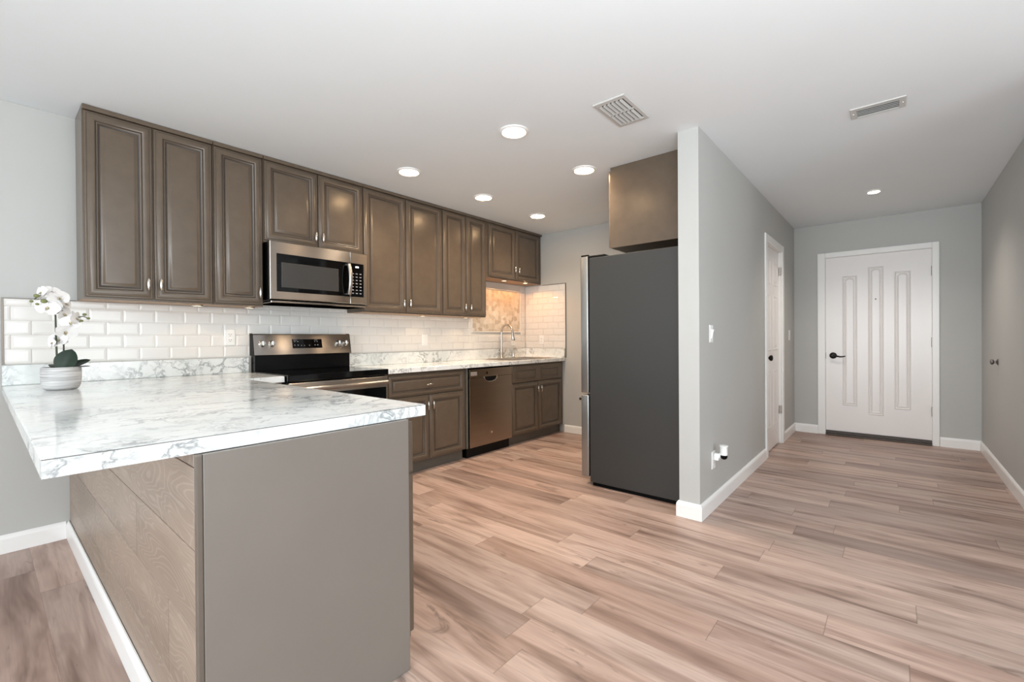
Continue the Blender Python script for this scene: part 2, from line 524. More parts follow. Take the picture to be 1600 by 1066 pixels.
def arch_panel(yc, w, z0, z1):
    """moulded panel: square outer bead, arched inner field, standing on the slab face"""
    mb = MB()
    X = XF + 0.012
    out, inn = [], []
    n = 16
    hw = w / 2

    def rect(i, hgt, ins):
        return
    def outline(ins, arch):
        pts = [(-hw + ins, z0 + ins), (hw - ins, z0 + ins)]
        top = z1 - ins
        for k in range(n + 1):
            q = math.pi * k / n
            if arch:
                pts.append(((hw - ins) * math.cos(q), top - (hw - ins) * 0.75 + (hw - ins) * 0.75 * math.sin(q)))
            else:
                cx, sx = math.cos(q), math.sin(q)
                m = max(abs(cx), abs(sx))
                pts.append(((hw - ins) * cx / m, top - (hw - ins) * 0.75 + (hw - ins) * 0.75 * sx / m))
        return pts
    rings = []
    for ins, hgt, ar in ((0, -0.001, 0), (0.003, 0.005, 0), (0.009, 0.007, 0), (0.014, 0.004, 0), (0.017, -0.0, 0), (0.022, 0.0005, 1), (0.025, 0.005, 1), (0.03, 0.006, 1), (0.034, 0.003, 1), (0.038, 0.001, 1)):
        rings.append([(X - hgt, yc + a, zz) for a, zz in outline(ins, ar)])
    mb.ring_loft(rings)
    return mb.build('door_panel', M_door, d1)


arch_panel(0.381, 0.135, 0.352, 1.82)
arch_panel(0.152, 0.135, 0.266, 1.902)
arch_panel(-0.07, 0.135, 0.350, 1.83)
b = MB()
for y0, y1, z0, z1 in ((0.607, 0.682, 0.001, 2.102), (-0.357, -0.301, 0.001, 2.102), (-0.301, 0.607, 2.043, 2.102)):
    b.box(XF - 0.018, XF - 0.001, y0, y1, z0, z1, bev=0.004)
    b.box(XF + 0.0, XF + 0.03, max(y0, -0.313), min(y1, 0.617), z0, min(z1, 2.058))
b.build('door_frame', M_trim, d1)
b = MB(); b.box(XF - 0.03, XF + 0.06, -0.30, 0.606, 0.001, 0.020, bev=0.003); b.box(XF + 0.014, XF + 0.05, -0.30, 0.606, 0.02, 0.05)
b.build('threshold', plain('threshold_bronze', (70, 60, 54), 0.4, 0.3), d1)
b = MB()
b.lathe([(0.036, 0), (0.036, 0.006), (0.03, 0.012), (0.014, 0.014), (0.012, 0.045), (0.013, 0.052)], (XF + 0.011, 0.535, 0.917), (-1, 0, 0), 24)
b.rings_along([(XF - 0.036, 0.535, 0.917), (XF - 0.04, 0.50, 0.912), (XF - 0.042, 0.465, 0.905), (XF - 0.041, 0.435, 0.908), (XF - 0.04, 0.418, 0.914)], [0.012, 0.010, 0.008, 0.007, 0.005], 12)
tag(b.build('door_handle', M_bronze, d1, smooth=40), 'dark bronze lever handle')
b = MB(); b.box(XF + 0.008, XF + 0.02, 0.604, 0.612, 0.88, 0.95); b.build('latch_plate', M_bronze, d1)
for z in (0.30, 1.02, 1.76):
    b = MB(); b.cyl((XF + 0.006, -0.302, z), (XF + 0.006, -0.302, z + 0.10), 0.007, n=10)
    b.build('hinge', M_nickel, d1, smooth=40)
b = MB(); b.cyl((XF + 0.012, 0.152, 1.545), (XF + 0.003, 0.152, 1.545), 0.008, n=14); b.build('peephole', plain('dull_brass', (150, 132, 118), .6), d1, smooth=40)

# closet door in the partition
d2 = thing('door_2', (5.16, YH, 0), 'white six panel closet door with black knob in the partition', 'door', kind='structure')
b = MB(); b.box(4.799, 5.521, YH + 0.022, YH + 0.058, 0.012, 2.03, bev=0.002); b.build('door_slab', M_door, d2)
for xc in (4.985, 5.335):
    for z0, z1 in ((0.23, 0.80), (1.0, 1.56), (1.66, 1.91)):
        w = 0.22
        b = MB()
        b.panel((xc - w / 2, YH + 0.0225, z0), (1, 0, 0), (0, 0, 1), (0, -1, 0), w, z1 - z0,
                [(0, -0.001), (0.004, 0.004), (0.012, 0.005), (0.018, 0.001), (0.03, 0.001), (0.05, 0.005), (0.055, 0.005)], back=False)
        b.build('door_panel', M_door, d2)
b = MB()
for x0, x1, z0, z1 in ((4.714, 4.79, 0.001, 2.105), (5.53, 5.603, 0.001, 2.105), (4.79, 5.53, 2.035, 2.105)):
    b.box(x0, x1, YH - 0.018, YH - 0.001, z0, z1, bev=0.004)
b.box(4.787, 4.798, YH - 0.001, YH2 - 0.002, 0.001, 2.043); b.box(5.522, 5.533, YH - 0.001, YH2 - 0.002, 0.001, 2.043); b.box(4.787, 5.533, YH - 0.001, YH2 - 0.002, 2.032, 2.043)
b.build('door_frame', M_trim, d2)
b = MB()
b.lathe([(0.031, 0), (0.031, 0.005), (0.02, 0.010), (0.011, 0.014), (0.011, 0.03), (0.022, 0.036), (0.028, 0.046), (0.028, 0.054), (0.02, 0.062), (0.004, 0.065)], (4.865, YH + 0.022, 0.935), (0, -1, 0), 24)
tag(b.build('door_knob', M_bronze, d2, smooth=40), 'black round door knob')
for z in (0.32, 1.79):
    b = MB(); b.box(5.514, 5.531, YH - 0.004, YH + 0.02, z, z + 0.085, bev=0.002); b.build('hinge', M_nickel, d2)

# ------------------------------------------------------------------ cabinetry builders
DOORP = [(0, 0), (0, .013), (.003, .0165), (.009, .017), (.011, .0150), (.013, .0165), (.018, .0195), (.025, .0215), (.032, .022), (.038, .0212), (.043, .0190), (.046, .0155), (.0475, .0135), (.051, .0148), (.054, .0142), (.057, .0105), (.060, .0085), (.067, .0088), (.074, .0115), (.080, .0150), (.084, .0170), (.087, .0172)]
DGL = {3: 1, 11: 1, 12: 1, 15: 1, 16: 1}


def fit(prof, w, h, thick=1.0):
    k = min(1.0, 0.36 * min(w, h) / prof[-1][0])
    return [(d * k, t * thick) for d, t in prof]


def front(name, O, U, V, N, w, h, parent):
    b = MB()
    p = fit(DOORP, w, h)
    b.panel(O, U, V, N, w, h, p, mats=[DGL.get(i, 0) for i in range(len(p))])
    return b.build(name, [M_cab, M_glaze], parent, smooth=50)


def pull(parent, c, N, vert=True, size=0.036):
    """spindle shaped pull on a short post"""
    c, N = Vector(c), Vector(N)
    b = MB()
    b.cyl(c, c + N * 0.02, 0.006, 0.005, 10)
    ax = Vector((0, 0, 1)) if vert else Vector((0, 0, 1)).cross(N)
    cc = c + N * 0.024
    pts, rad = [], []
    for i in range(11):
        t = -1 + 2 * i / 10
        pts.append(cc + ax * t * size); rad.append(0.0028 + 0.0075 * (1 - t * t) ** 0.7)
    b.rings_along(pts, rad, 12)
    return b.build('pull', M_nickel, parent, smooth=50)


def upper(label, x0, x1, z0, doors, ztop=H - 0.002, name='wall_cabinet', under=M_cabin):
    """doors: list of (xa, xb, handle x, handle z)"""
    t = thing(name, ((x0 + x1) / 2, 3.5, z0), label, 'cabinet', 'taupe wall cabinets along the kitchen wall')
    b = MB(); b.box(x0 + .0008, x1 - .0008, YC + 0.0235, YB - 0.012, z0, ztop)
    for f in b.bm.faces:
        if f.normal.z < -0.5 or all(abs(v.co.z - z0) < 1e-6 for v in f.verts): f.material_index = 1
    b.build('carcass', [M_cab, under], t)
    b = MB(); b.box(x0 + .0008, x1 - .0008, YC - 0.002, YC + 0.0225, 2.413, ztop, bev=0.002); b.build('top_rail', M_cab, t)
    for xa, xb, hx, hz in doors:
        zb = z0 + 0.012
        d = front('door', (xa, YC + 0.0225, zb), (1, 0, 0), (0, 0, 1), (0, -1, 0), xb - xa, 2.409 - zb, t)
        pull(d, (hx, YC + 0.003, hz), (0, -1, 0))
    return t


upper('tall two door taupe wall cabinet at the left end, above the orchid', 0.372, 0.992, 1.374, [(0.380, 0.677, 0.651, 1.472), (0.685, 0.986, 0.711, 1.475)])
upper('narrow single door taupe wall cabinet just left of the microwave', 0.993, 1.299, 1.374, [(1.000, 1.291, 1.267, 1.468)])
upper('short two door taupe wall cabinet directly above the microwave', 1.301, 2.081, 1.836, [(1.309, 1.692, 1.668, 1.925), (1.700, 2.074, 1.725, 1.925)])
upper('tall wide two door taupe wall cabinet just right of the microwave', 2.082, 2.948, 1.370, [(2.089, 2.512, 2.476, 1.457), (2.520, 2.940, 2.545, 1.460)])
upper('tall narrow two door taupe wall cabinet next to the sink alcove', 2.949, 3.574, 1.370, [(2.960, 3.270, 3.240, 1.463), (3.278, 3.566, 3.318, 1.463)])
upper('short two door taupe wall cabinet above the kitchen sink', 3.576, XW - 0.002, 1.815, [(3.620, 4.072, 4.046, 1.938), (4.080, 4.535, 4.112, 1.935)])

# cabinet above the fridge
t = thing('wall_cabinet', (3.84, 1.35, 1.825), 'taupe wall cabinet above the dark fridge, plain side panel facing out', 'cabinet')
b = MB(); b.box(3.135, XW - 0.003, YH2 + 0.003, 1.654, 1.825, H - 0.002); b.build('carcass', M_cab, t)
for xa, xb, hx in ((3.139, 3.855, 3.83), (3.861, 4.58, 3.89)):
    d = front('door', (xb, 1.656, 1.829), (-1, 0, 0), (0, 0, 1), (0, 1, 0), xb - xa, 0.585, t)
    pull(d, (hx, 1.675, 1.90), (0, 1, 0))

# base cabinets right of the range
YF = 3.0825
t = thing('base_cabinet', (2.51, 3.36, 0), 'taupe base cabinet with one wide drawer between range and dishwasher', 'cabinet')
b = MB(); b.box(2.072, 2.950, YF + 0.001, YB - 0.012, 0.10, 0.860); b.build('carcass', M_cab, t)
b = MB(); b.box(2.072, 2.950, 3.126, 3.145, 0.001, 0.099); b.build('toe_kick', M_toe, t)
d = front('drawer', (2.096, YF, 0.664), (1, 0, 0), (0, 0, 1), (0, -1, 0), 0.826, 0.182, t); pull(d, (2.50, 3.063, 0.748), (0, -1, 0), False)
d = front('door', (2.096, YF, 0.105), (1, 0, 0), (0, 0, 1), (0, -1, 0), 0.412, 0.55, t); pull(d, (2.482, 3.063, 0.567), (0, -1, 0))
d = front('door', (2.514, YF, 0.105), (1, 0, 0), (0, 0, 1), (0, -1, 0), 0.408, 0.55, t); pull(d, (2.541, 3.063, 0.567), (0, -1, 0))
b = MB(); b.box(2.953, 2.976, 3.068, YB - 0.03, 0.10, 0.860); b.build('filler_strip', M_toe, t)

t = thing('base_cabinet', (4.1, 3.36, 0), 'taupe sink base cabinet with false drawer front at the far end', 'cabinet')
b = MB(); b.box(3.615, XW - 0.003, YF + 0.001, 3.10, 0.10, 0.860); b.box(3.615, 3.634, 3.10, YB - 0.012, 0.10, 0.860); b.box(XW - 0.022, XW - 0.003, 3.10, YB - 0.012, 0.10, 0.860); b.box(3.634, XW - 0.022, 3.10, YB - 0.012, 0.10, 0.118)
b.build('carcass', M_cab, t)
b = MB(); b.box(3.615, XW - 0.003, 3.126, 3.145, 0.001, 0.099); b.build('toe_kick', M_toe, t)
b = MB()
b.panel((3.621, YF, 0.664), (1, 0, 0), (0, 0, 1), (0, -1, 0), 0.925, 0.184, [(0, 0), (0, .015), (.004, .020), (.008, .021)])
for xa, xb in ((3.672, 4.036), (4.116, 4.466)):
    b.panel((xa, 3.0618, 0.682), (1, 0, 0), (0, 0, 1), (0, -1, 0), xb - xa, 0.13, [(0, 0), (.004, .001), (.006, .004), (.014, .005), (.02, .001), (.028, .001), (.042, .006), (.044, .0065)], mats=[1, 0, 0, 0, 1, 0, 0, 0], back=False)
b.build('false_drawer_front', [M_cab, M_glaze], t, smooth=50)
d = front('door', (3.621, YF, 0.105), (1, 0, 0), (0, 0, 1), (0, -1, 0), 0.452, 0.55, t); pull(d, (4.049, 3.063, 0.570), (0, -1, 0))
d = front('door', (4.080, YF, 0.105), (1, 0, 0), (0, 0, 1), (0, -1, 0), 0.466, 0.55, t); pull(d, (4.110, 3.063, 0.570), (0, -1, 0))

# peninsula
t = thing('peninsula_cabinet', (0.65, 2.2, 0), 'taupe peninsula cabinet with plank clad back, flat end panel under the marble worktop', 'cabinet')
b = MB(); b.box(0.352, 0.966, 1.290, 3.640, 0.10, 0.861); b.box(0.966, 1.284, 3.075, 3.640, 0.10, 0.861); b.box(0.36, 0.90, 1.290, 3.640, 0.001, 0.10)
b.build('carcass', M_cab, t)
b = MB(); b.box(0.347, 0.9495, 1.2716, 1.2885, 0.001, 0.861, bev=0.001); tag(b.build('end_panel', M_panel, t), 'flat smooth grey taupe end panel')
b = MB(); b.box(0.3325, 0.3465, 1.2725, 1.292, 0.001, 0.861, bev=0.003, seg=2); b.build('corner_trim', plain('corner_trim_taupe', (104, 95, 86), 0.35), t)
b = MB()
zz = [0.001, 0.2183, 0.4217, 0.625, 0.8283, 0.861]
for z0, z1 in zip(zz, zz[1:]):
    b.box(0.333, 0.351, 1.2925, 3.650, z0 + 0.0012, z1 - 0.0012, bev=0.0012)
b.box(0.342, 0.3515, 1.2925, 3.650, 0.001, 0.860)
tag(b.build('plank_cladding', M_plank, t), 'horizontal weathered oak planks')
ys = [(1.292, 1.742), (1.748, 2.198), (2.204, 2.60), (2.606, 3.0)]
for i, (ya, yb_) in enumerate(ys):
    d = front('drawer', (0.967, ya, 0.672), (0, 1, 0), (0, 0, 1), (1, 0, 0), yb_ - ya, 0.176, t); pull(d, (0.985, (ya + yb_) / 2, 0.76), (1, 0, 0), False)
    d = front('door', (0.967, ya, 0.115), (0, 1, 0), (0, 0, 1), (1, 0, 0), yb_ - ya, 0.548, t); pull(d, (0.985, yb_ - 0.03 if i % 2 == 0 else ya + 0.03, 0.58), (1, 0, 0))

# ------------------------------------------------------------------ worktops
t = thing('worktop', (0.6, 2.3, 0.8625), 'white marble patterned worktop of the peninsula, running to the range', 'worktop')
b = MB()
b.prism([(.0775, 1.2936), (1.0395, 1.2936), (1.0395, 3.035), (1.286, 3.035), (1.286, 3.643), (.0775, 3.643)], .8627, ZC)
r = bmesh.ops.bevel(b.bm, geom=[e for e in b.bm.edges if all(v.co.z > 0.9 for v in e.verts)], offset=0.0025, segments=2, affect='EDGES')
b.build('slab', M_marble, t)
b = MB(); b.box(.0775, 1.0395, 1.2916, 1.2934, .8627, ZC - 0.0024); tag(b.build('edge_band', M_marble, t), 'white edge strip with a thin dark seam')
b = MB(); b.box(.0775, 1.0395, 1.2918, 1.2936, ZC - 0.0023, ZC - 0.0008); b.build('edge_seam', plain('seam_brown', (96, 88, 82), 0.5), t)
b = MB(); b.box(.0775, 1.286, 3.628, 3.643, ZC + .0005, 1.0125, bev=0.003); b.build('upstand', M_marble, t)

SX0, SX1, SY0, SY1 = 3.72, 4.45, 3.13, 3.55
t = thing('worktop', (3.33, 3.34, 0.864), 'white marble patterned worktop holding the sink, right of the range', 'worktop')
b = MB()


def rect(x0, x1, y0, y1, z): return [(x0, y0, z), (x1, y0, z), (x1, y1, z), (x0, y1, z)]


b.ring_loft([rect(SX0, SX1, SY0, SY1, .8645), rect(2.066, XW - .0105, 3.035, 3.643, .8645), rect(2.066, XW - .0105, 3.035, 3.643, ZC - .002), rect(2.068, XW - .0105, 3.037, 3.643, ZC), rect(SX0, SX1, SY0, SY1, ZC), rect(SX0, SX1, SY0, SY1, .8645)], cap1=False)
bmesh.ops.remove_doubles(b.bm, verts=b.bm.verts[:], dist=1e-5)
b.build('slab', M_marble, t)
b = MB(); b.box(2.066, XW - .0105, 3.628, 3.643, ZC + .0005, 1.0125, bev=0.003); b.build('upstand', M_marble, t)
b = MB(); b.box(XW - .025, XW - .0105, 3.036, 3.627, ZC + .0005, 1.0125, bev=0.003); b.build('upstand', M_marble, t)

# ------------------------------------------------------------------ tile backsplash
t = thing('tile_backsplash', (2.3, YB, 1.0135), 'white subway tile backsplash along the kitchen wall', 'backsplash')
b = MB(); b.box(0.082, XW - .011, YB - .0045, YB - .0006, 1.0135, 1.372); b.box(1.302, 2.08, YB - .0045, YB - .0006, 1.372, 1.44); b.box(3.577, XW - .011, YB - .0045, YB - .0006, 1.372, 1.812)
b.box(1.29, 2.06, YB - .0045, YB - .0006, 0.9, 1.0135)
b.box(XW - .0045, XW - .0006, 3.030, YB - .0046, 1.0135, 1.8)
b.build('grout', M_grout, t)
b = MB()
TW, TH, Z0 = 0.1565, 0.0785, 1.0185
MOS = (3.600, 4.475, 1.212, 1.735)


def tiles(u0, u1, z0, z1, O, U, N, phase, hole=None):
    k = int(math.floor((z0 - Z0) / TH))
    while Z0 + k * TH < z1 - 0.004:
        za, zb = max(z0, Z0 + k * TH + .001), min(z1, Z0 + (k + 1) * TH - .001)
        if zb - za > 0.006:
            ph = phase + (0 if k % 2 == 1 else TW / 2)
            n = int(math.floor((u0 - ph) / TW))
            while ph + n * TW < u1 - .004:
                ua, ub = max(u0, ph + n * TW + .001), min(u1, ph + (n + 1) * TW - .001)
                n += 1
                segs = [(ua, ub)]
                if hole and zb > hole[2] and za < hole[3]:
                    segs = [(ua, min(ub, hole[0])), (max(ua, hole[1]), ub)]
                for a, c in segs:
                    if c - a > 0.006:
                        bw = min(0.010, (c - a) * .35, (zb - za) * .35)
                        b.panel(Vector(O) + Vector(U) * a + Vector((0, 0, za)), U, (0, 0, 1), N, c - a, zb - za, [(0, 0), (.0004, .0030), (bw, .0047), (bw + .002, .005)], back=False)
        k += 1


YT = YB - .0046
tiles(0.086, 3.60, 1.0138, 1.372, (0, YT, 0), (1, 0, 0), (0, -1, 0), 0.11, (3.60, 4.475, 1.212, 1.735))
tiles(1.302, 2.08, 1.374, 1.43, (0, YT, 0), (1, 0, 0), (0, -1, 0), 0.11)
tiles(3.60, XW - .011, 1.0138, 1.811, (0, YT, 0), (1, 0, 0), (0, -1, 0), 0.11, MOS)
XT = XW - .0046
tiles(-YB + .0105, -3.031, 1.0138, 1.799, (XT, 0, 0), (0, -1, 0), (-1, 0, 0), -3.6)
b.build('tile', M_tile, t)
b = MB(); b.box(MOS[0] + .016, MOS[1] - .016, YB - .0095, YB - .0046, MOS[2] + .016, MOS[3] - .016); tag(b.build('mosaic_panel', M_mosaic, t), 'beige and cream stone mosaic panel')
b = MB()
x0, x1, z0, z1 = MOS
for p0, p1 in (((x0, z0 + .006), (x1, z0 + .006)), ((x0, z1 - .006), (x1, z1 - .006)), ((x0 + .006, z0), (x0 + .006, z1)), ((x1 - .006, z0), (x1 - .006, z1))):
    b.cyl((p0[0], YB - .0105, p0[1]), (p1[0], YB - .0105, p1[1]), 0.0075, n=12)
b.build('pencil_border', M_tile, t, smooth=40)
b = MB(); b.box(0.0775, 0.0855, YB - .011, YB - .0006, 1.0135, 1.377); b.box(0.0855, 0.371, YB - .011, YB - .0006, 1.3725, 1.377); b.build('edge_trim', M_metaltrim, t)
b = MB(); b.box(XW - .011, XW - .0006, 3.0215, 3.0295, .905, 1.805); b.box(XW - .011, XW - .0006, 3.0295, YC - .005, 1.8005, 1.805); b.build('edge_trim', M_metaltrim, t)

# ------------------------------------------------------------------ sink, tap, dispenser
t = thing('sink', (4.085, 3.34, 0.70), 'drop-in steel sink set in the far worktop under the short cabinet', 'sink')
b = MB()
zt = ZC + 0.0008
R = [(SX0 - .014, SX1 + .014, SY0 - .014, SY1 + .014)]
rings = [rect(SX0 - .014, SX1 + .014, SY0 - .014, SY1 + .014, zt), rect(SX0 - .012, SX1 + .012, SY0 - .012, SY1 + .012, zt + .003), rect(SX0 + .004, SX1 - .004, SY0 + .004, SY1 - .004, zt + .003), rect(SX0 + .01, SX1 - .01, SY0 + .01, SY1 - .01, zt - .004), rect(SX0 + .025, SX1 - .025, SY0 + .025, SY1 - .025, 0.74), rect(SX0 + .05, SX1 - .05, SY0 + .05, SY1 - .05, 0.722)]
b.ring_loft(rings)
M_sink = plain('sink_steel', (176, 168, 160), 0.3, 1.0)
b.build('basin', M_sink, t, smooth=30)
b = MB(); b.lathe([(0.04, 0), (0.04, .003), (.03, .004), (.028, .001)], (4.085, 3.34, 0.7225), n=24); b.build('drain', M_chrome, t)

t = thing('kitchen_tap', (4.046, 3.590, ZC), 'gooseneck pull-down kitchen tap behind the sink', 'tap')
b = MB()
b.lathe([(.026, .001), (.026, .006), (.0215, .012), (.0205, .10), (.0185, .112), (.014, .118)], (4.046, 3.590, ZC), n=24)
pts = [(4.046, 3.590, ZC + .11), (4.046, 3.590, 1.215)]
for k in range(1, 13):
    q = math.pi * k / 12 * 0.94
    pts.append((4.046, 3.590 - .085 + .085 * math.cos(q), 1.215 + .085 * math.sin(q)))
b.rings_along(pts, 0.0125, 16)
b.build('spout', M_nickel, t, smooth=40)
e = Vector(pts[-1]); dr = (e - Vector(pts[-2])).normalized()
dr = Vector((0, -.16, -1)).normalized()
b = MB(); b.rings_along([e, e + dr * .02, e + dr * .06, e + dr * .11, e + dr * .118], [.0135, .015, .0165, .0205, .017], 18); b.build('spray_head', M_nickel, t, smooth=40)
b = MB(); b.cyl((4.064, 3.590, .958), (4.092, 3.590, .958), .013, .011, 14); b.rings_along([(4.088, 3.590, .96), (4.094, 3.575, .985), (4.098, 3.56, 1.012)], [.006, .0055, .0045], 10); b.build('lever', M_nickel, t, smooth=40)

t = thing('soap_dispenser', (4.275, 3.598, ZC), 'small steel soap dispenser with curved nozzle right of the tap', 'soap dispenser')
b = MB(); b.lathe([(.019, .001), (.019, .005), (.0145, .010), (.0135, .06), (.011, .072), (.007, .076), (.007, .098)], (4.275, 3.598, ZC), n=18); b.build('body', M_nickel, t, smooth=40)
b = MB(); b.rings_along([(4.275, 3.598, ZC + .092), (4.276, 3.590, ZC + .108), (4.278, 3.572, ZC + .118), (4.28, 3.550, ZC + .114)], [.0075, .008, .0065, .005], 10); b.build('nozzle', M_nickel, t, smooth=40)
b = MB(); b.lathe([(.016, .001), (.016, .02), (.014, .036), (.009, .044), (.001, .046)], (4.34, 3.592, ZC), n=18)
tag(b.build('air_gap_cap', plain('cream_plastic', (236, 226, 212), 0.3), smooth=40), 'small pale cap on the worktop right of the soap dispenser', 'sink cap')

# ------------------------------------------------------------------ microwave
t = thing('microwave', (1.684, 3.47, 1.40), 'stainless over-the-range microwave with black glass door', 'microwave')
MY = 3.297
b = MB(); b.box(1.312, 2.060, MY + .030, YB - .012, 1.418, 1.832, bev=.003); b.build('body', M_black, t)
b = MB(); b.box(1.316, 2.056, MY + .012, YB - .04, 1.4, 1.4175, bev=.004); b.build('underside', M_steel, t)
# door (steel frame ring round black glass) and control section
b = MB()


def frame_ring(b, x0, x1, z0, z1, ix0, ix1, iz0, iz1, y, dep, mat=0):
    R = lambda a, c, d, e, yy: [(a, yy, d), (c, yy, d), (c, yy, e), (a, yy, e)]
    b.ring_loft([R(x0, x1, z0, z1, y + dep), R(x0, x1, z0, z1, y + .004), R(x0 + .004, x1 - .004, z0 + .004, z1 - .004, y), R(ix0, ix1, iz0, iz1, y), R(ix0, ix1, iz0, iz1, y + .006)], mat, cap1=False)


frame_ring(b, 1.306, 1.9095, 1.424, 1.832, 1.350, 1.9085, 1.480, 1.748, MY, .028)
door = b.build('door', M_steel, t)
b = MB(); b.box(1.350, 1.9085, MY + .0045, MY + .0275, 1.480, 1.748); b.build('door_glass', M_blackglass, door)
b = MB(); b.panel((1.385, MY + .0043, 1.512), (1, 0, 0), (0, 0, 1), (0, -1, 0), 0.43, 0.176, [(0, 0), (.003, .0006)], back=False); tag(b.build('window', M_mesh, door), 'dark grey see-through window')
b = MB()
hp = []
for k in range(13):
    s = -1 + 2 * k / 12
    hp.append((1.888, MY - .022 - .026 * (1 - s * s), 1.614 + s * .122))
rr = [.009 if 1 < k < 11 else .0075 for k in range(13)]
ringsH = []
for (x, y, z) in hp:
    ringsH.append([(x + a, y + c, z) for a, c in ((-.0135, .006), (-.0135, -.004), (-.008, -.008), (.008, -.008), (.0135, -.004), (.0135, .006))])
b.ring_loft(ringsH, cap0=True)
for s in (-1, 1): b.box(1.8745, 1.9015, MY - .026, MY + .0045, 1.614 + s * .122 - (.012 if s > 0 else .0), 1.614 + s * .122 + (.0 if s > 0 else .012))
b.build('handle', plain('satin_steel_handle', (200, 196, 190), 0.3, 0.9), door, smooth=40)
b = MB(); frame_ring(b, 1.9105, 2.062, 1.424, 1.832, 1.9115, 2.030, 1.480, 1.748, MY, .028); b.build('control_surround', M_steel, t)
b = MB(); b.box(1.9115, 2.030, MY + .003, MY + .0275, 1.480, 1.748); cp = b.build('control_panel', M_blackglass, t)
b = MB(); b.panel((1.958, MY + .0029, 1.714), (1, 0, 0), (0, 0, 1), (0, -1, 0), 0.03, 0.012, [(0, 0), (.001, .0004)], back=False); b.build('clock_display', M_disp, cp)
for r in range(7):
    for c in range(3):
        b = MB(); b.panel((1.926 + c * .034, MY + .0029, 1.505 + r * .0262), (1, 0, 0), (0, 0, 1), (0, -1, 0), 0.017, 0.007, [(0, 0), (.0005, .0003)], back=False)
        b.build('key', M_key, cp)

# ------------------------------------------------------------------ range
t = thing('range', (1.674, 3.33, 0), 'stainless and black electric range with glass top below the microwave', 'stove')
RX0, RX1 = 1.293, 2.055
b = MB(); b.box(RX0 + .002, RX1 - .002, 3.045, 3.62, 0.02, 0.862); b.box(RX0 + .02, RX1 - .02, 3.1, 3.6, 0.001, 0.02); b.build('body', M_blackmat, t)
b = MB(); b.box(RX0, RX1, 2.998, 3.560, 0.864, 0.9085, bev=.004, seg=2); b.build('cooktop', M_blackglass, t)
b = MB(); b.box(RX0 + .004, RX1 - .004, 3.003, 3.043, 0.200, 0.854, bev=.006, seg=2); dr_ = b.build('oven_door', M_steel, t)
b = MB(); b.box(RX0 + .05, RX1 - .022, 2.9995, 3.006, 0.33, 0.772); b.build('oven_window', M_blackglass, dr_)
b = MB()
b.cyl((RX0 + .035, 2.958, 0.812), (RX1 - .035, 2.958, 0.812), 0.0145, n=16)
for x in (RX0 + .05, RX1 - .05): b.cyl((x, 2.958, 0.812), (x, 3.004, 0.812), 0.010, n=12)
b.build('oven_handle', M_steel, dr_, smooth=40)
b = MB(); b.box(RX0 + .004, RX1 - .004, 3.008, 3.043, 0.03, 0.192, bev=.005); b.build('storage_drawer', M_steel, t)
# backguard
b = MB(); b.box(RX0 + .006, RX1 - .006, 3.562, 3.625, 0.864, 1.045); b.box(RX0 + .006, RX1 - .006, 3.556, 3.5615, 0.9095, 1.04, bev=.002); b.build('backguard', M_black, t)
b = MB()
nb = 16
rb = []
for k in range(nb + 1):
    s = -1 + 2 * k / nb
    x = RX0 + (RX1 - RX0) * k / nb
    bow = .024 * (1 - s * s)
    yf0, yf1 = 3.548 - bow, 3.575 - bow * .8
    rb.append([(x, yf0, 1.028), (x, yf1, 1.176), (x, yf1 + .007, 1.184), (x, 3.625, 1.184), (x, 3.625, 1.028)])
b.ring_loft(rb, cap0=True)
cpn = b.build('control_panel', M_steel, t, smooth=30)
for x0, x1 in ((RX0 - .004, RX0 - .0005), (RX1 + .0005, RX1 + .004)):
    b = MB(); b.ring_loft([[(x, 3.546, 1.024), (x, 3.573, 1.178), (x, 3.583, 1.188), (x, 3.626, 1.188), (x, 3.626, 1.024)] for x in (x0, x1)], cap0=True); b.build('end_cap', M_blackmat, cpn)


def on_panel(x, z):
    s = (x - (RX0 + RX1) / 2) / ((RX1 - RX0) / 2); bow = .024 * (1 - s * s)
    k = (z - 1.028) / .148
    return 3.548 - bow + k * (.027 + bow * .2)


b = MB()
rg = []
for k in range(9):
    x = 1.562 + .236 * k / 8
    rg.append([(x, on_panel(x, z) - o, z) for z, o in ((1.072, -.002), (1.074, .0018), (1.143, .0018), (1.145, -.002))])
b.ring_loft(rg, cap0=True)
dp = b.build('display_panel', M_blackglass, cpn, smooth=30)
for (x, z, w, h) in [(1.575, 1.124, .012, .004), (1.598, 1.124, .012, .004), (1.575, 1.094, .008, .007), (1.600, 1.094, .008, .007), (1.627, 1.092, .007, .006), (1.650, 1.092, .006, .005), (1.690, 1.092, .007, .006), (1.735, 1.122, .007, .005), (1.755, 1.122, .007, .005), (1.735, 1.094, .008, .007), (1.757, 1.094, .008, .007), (1.572, 1.135, .03, .003), (1.735, 1.135, .026, .003)]:
    y = on_panel(x, z) - .0021
    b = MB(); b.panel((x, y, z), (1, 0, 0), (0, .18, 1), (0, -1, 0), w, h, [(0, 0), (.0003, .0003)], back=False)
    b.build('key', M_key, dp)
b = MB(); y = on_panel(1.67, 1.122) - .0021; b.panel((1.657, y, 1.114), (1, 0, 0), (0, .18, 1), (0, -1, 0), .026, .013, [(0, 0), (.0005, .0004)], back=False); b.build('clock_display', M_disp, dp)
for x in (1.347, 1.413, 1.944, 2.008):
    b = MB(); z = 1.110; y = on_panel(x, z) + .002
    b.lathe([(.024, 0), (.024, .007), (.0225, .009), (.019, .011), (.0175, .030), (.015, .033), (.001, .0335)], (x, y, z), (0, -1, .18), 24)
    b.box(x - .003, x + .003, y - .040, y - .030, z - .012, z + .022)
    b.build('knob', M_chrome, cpn, smooth=40)

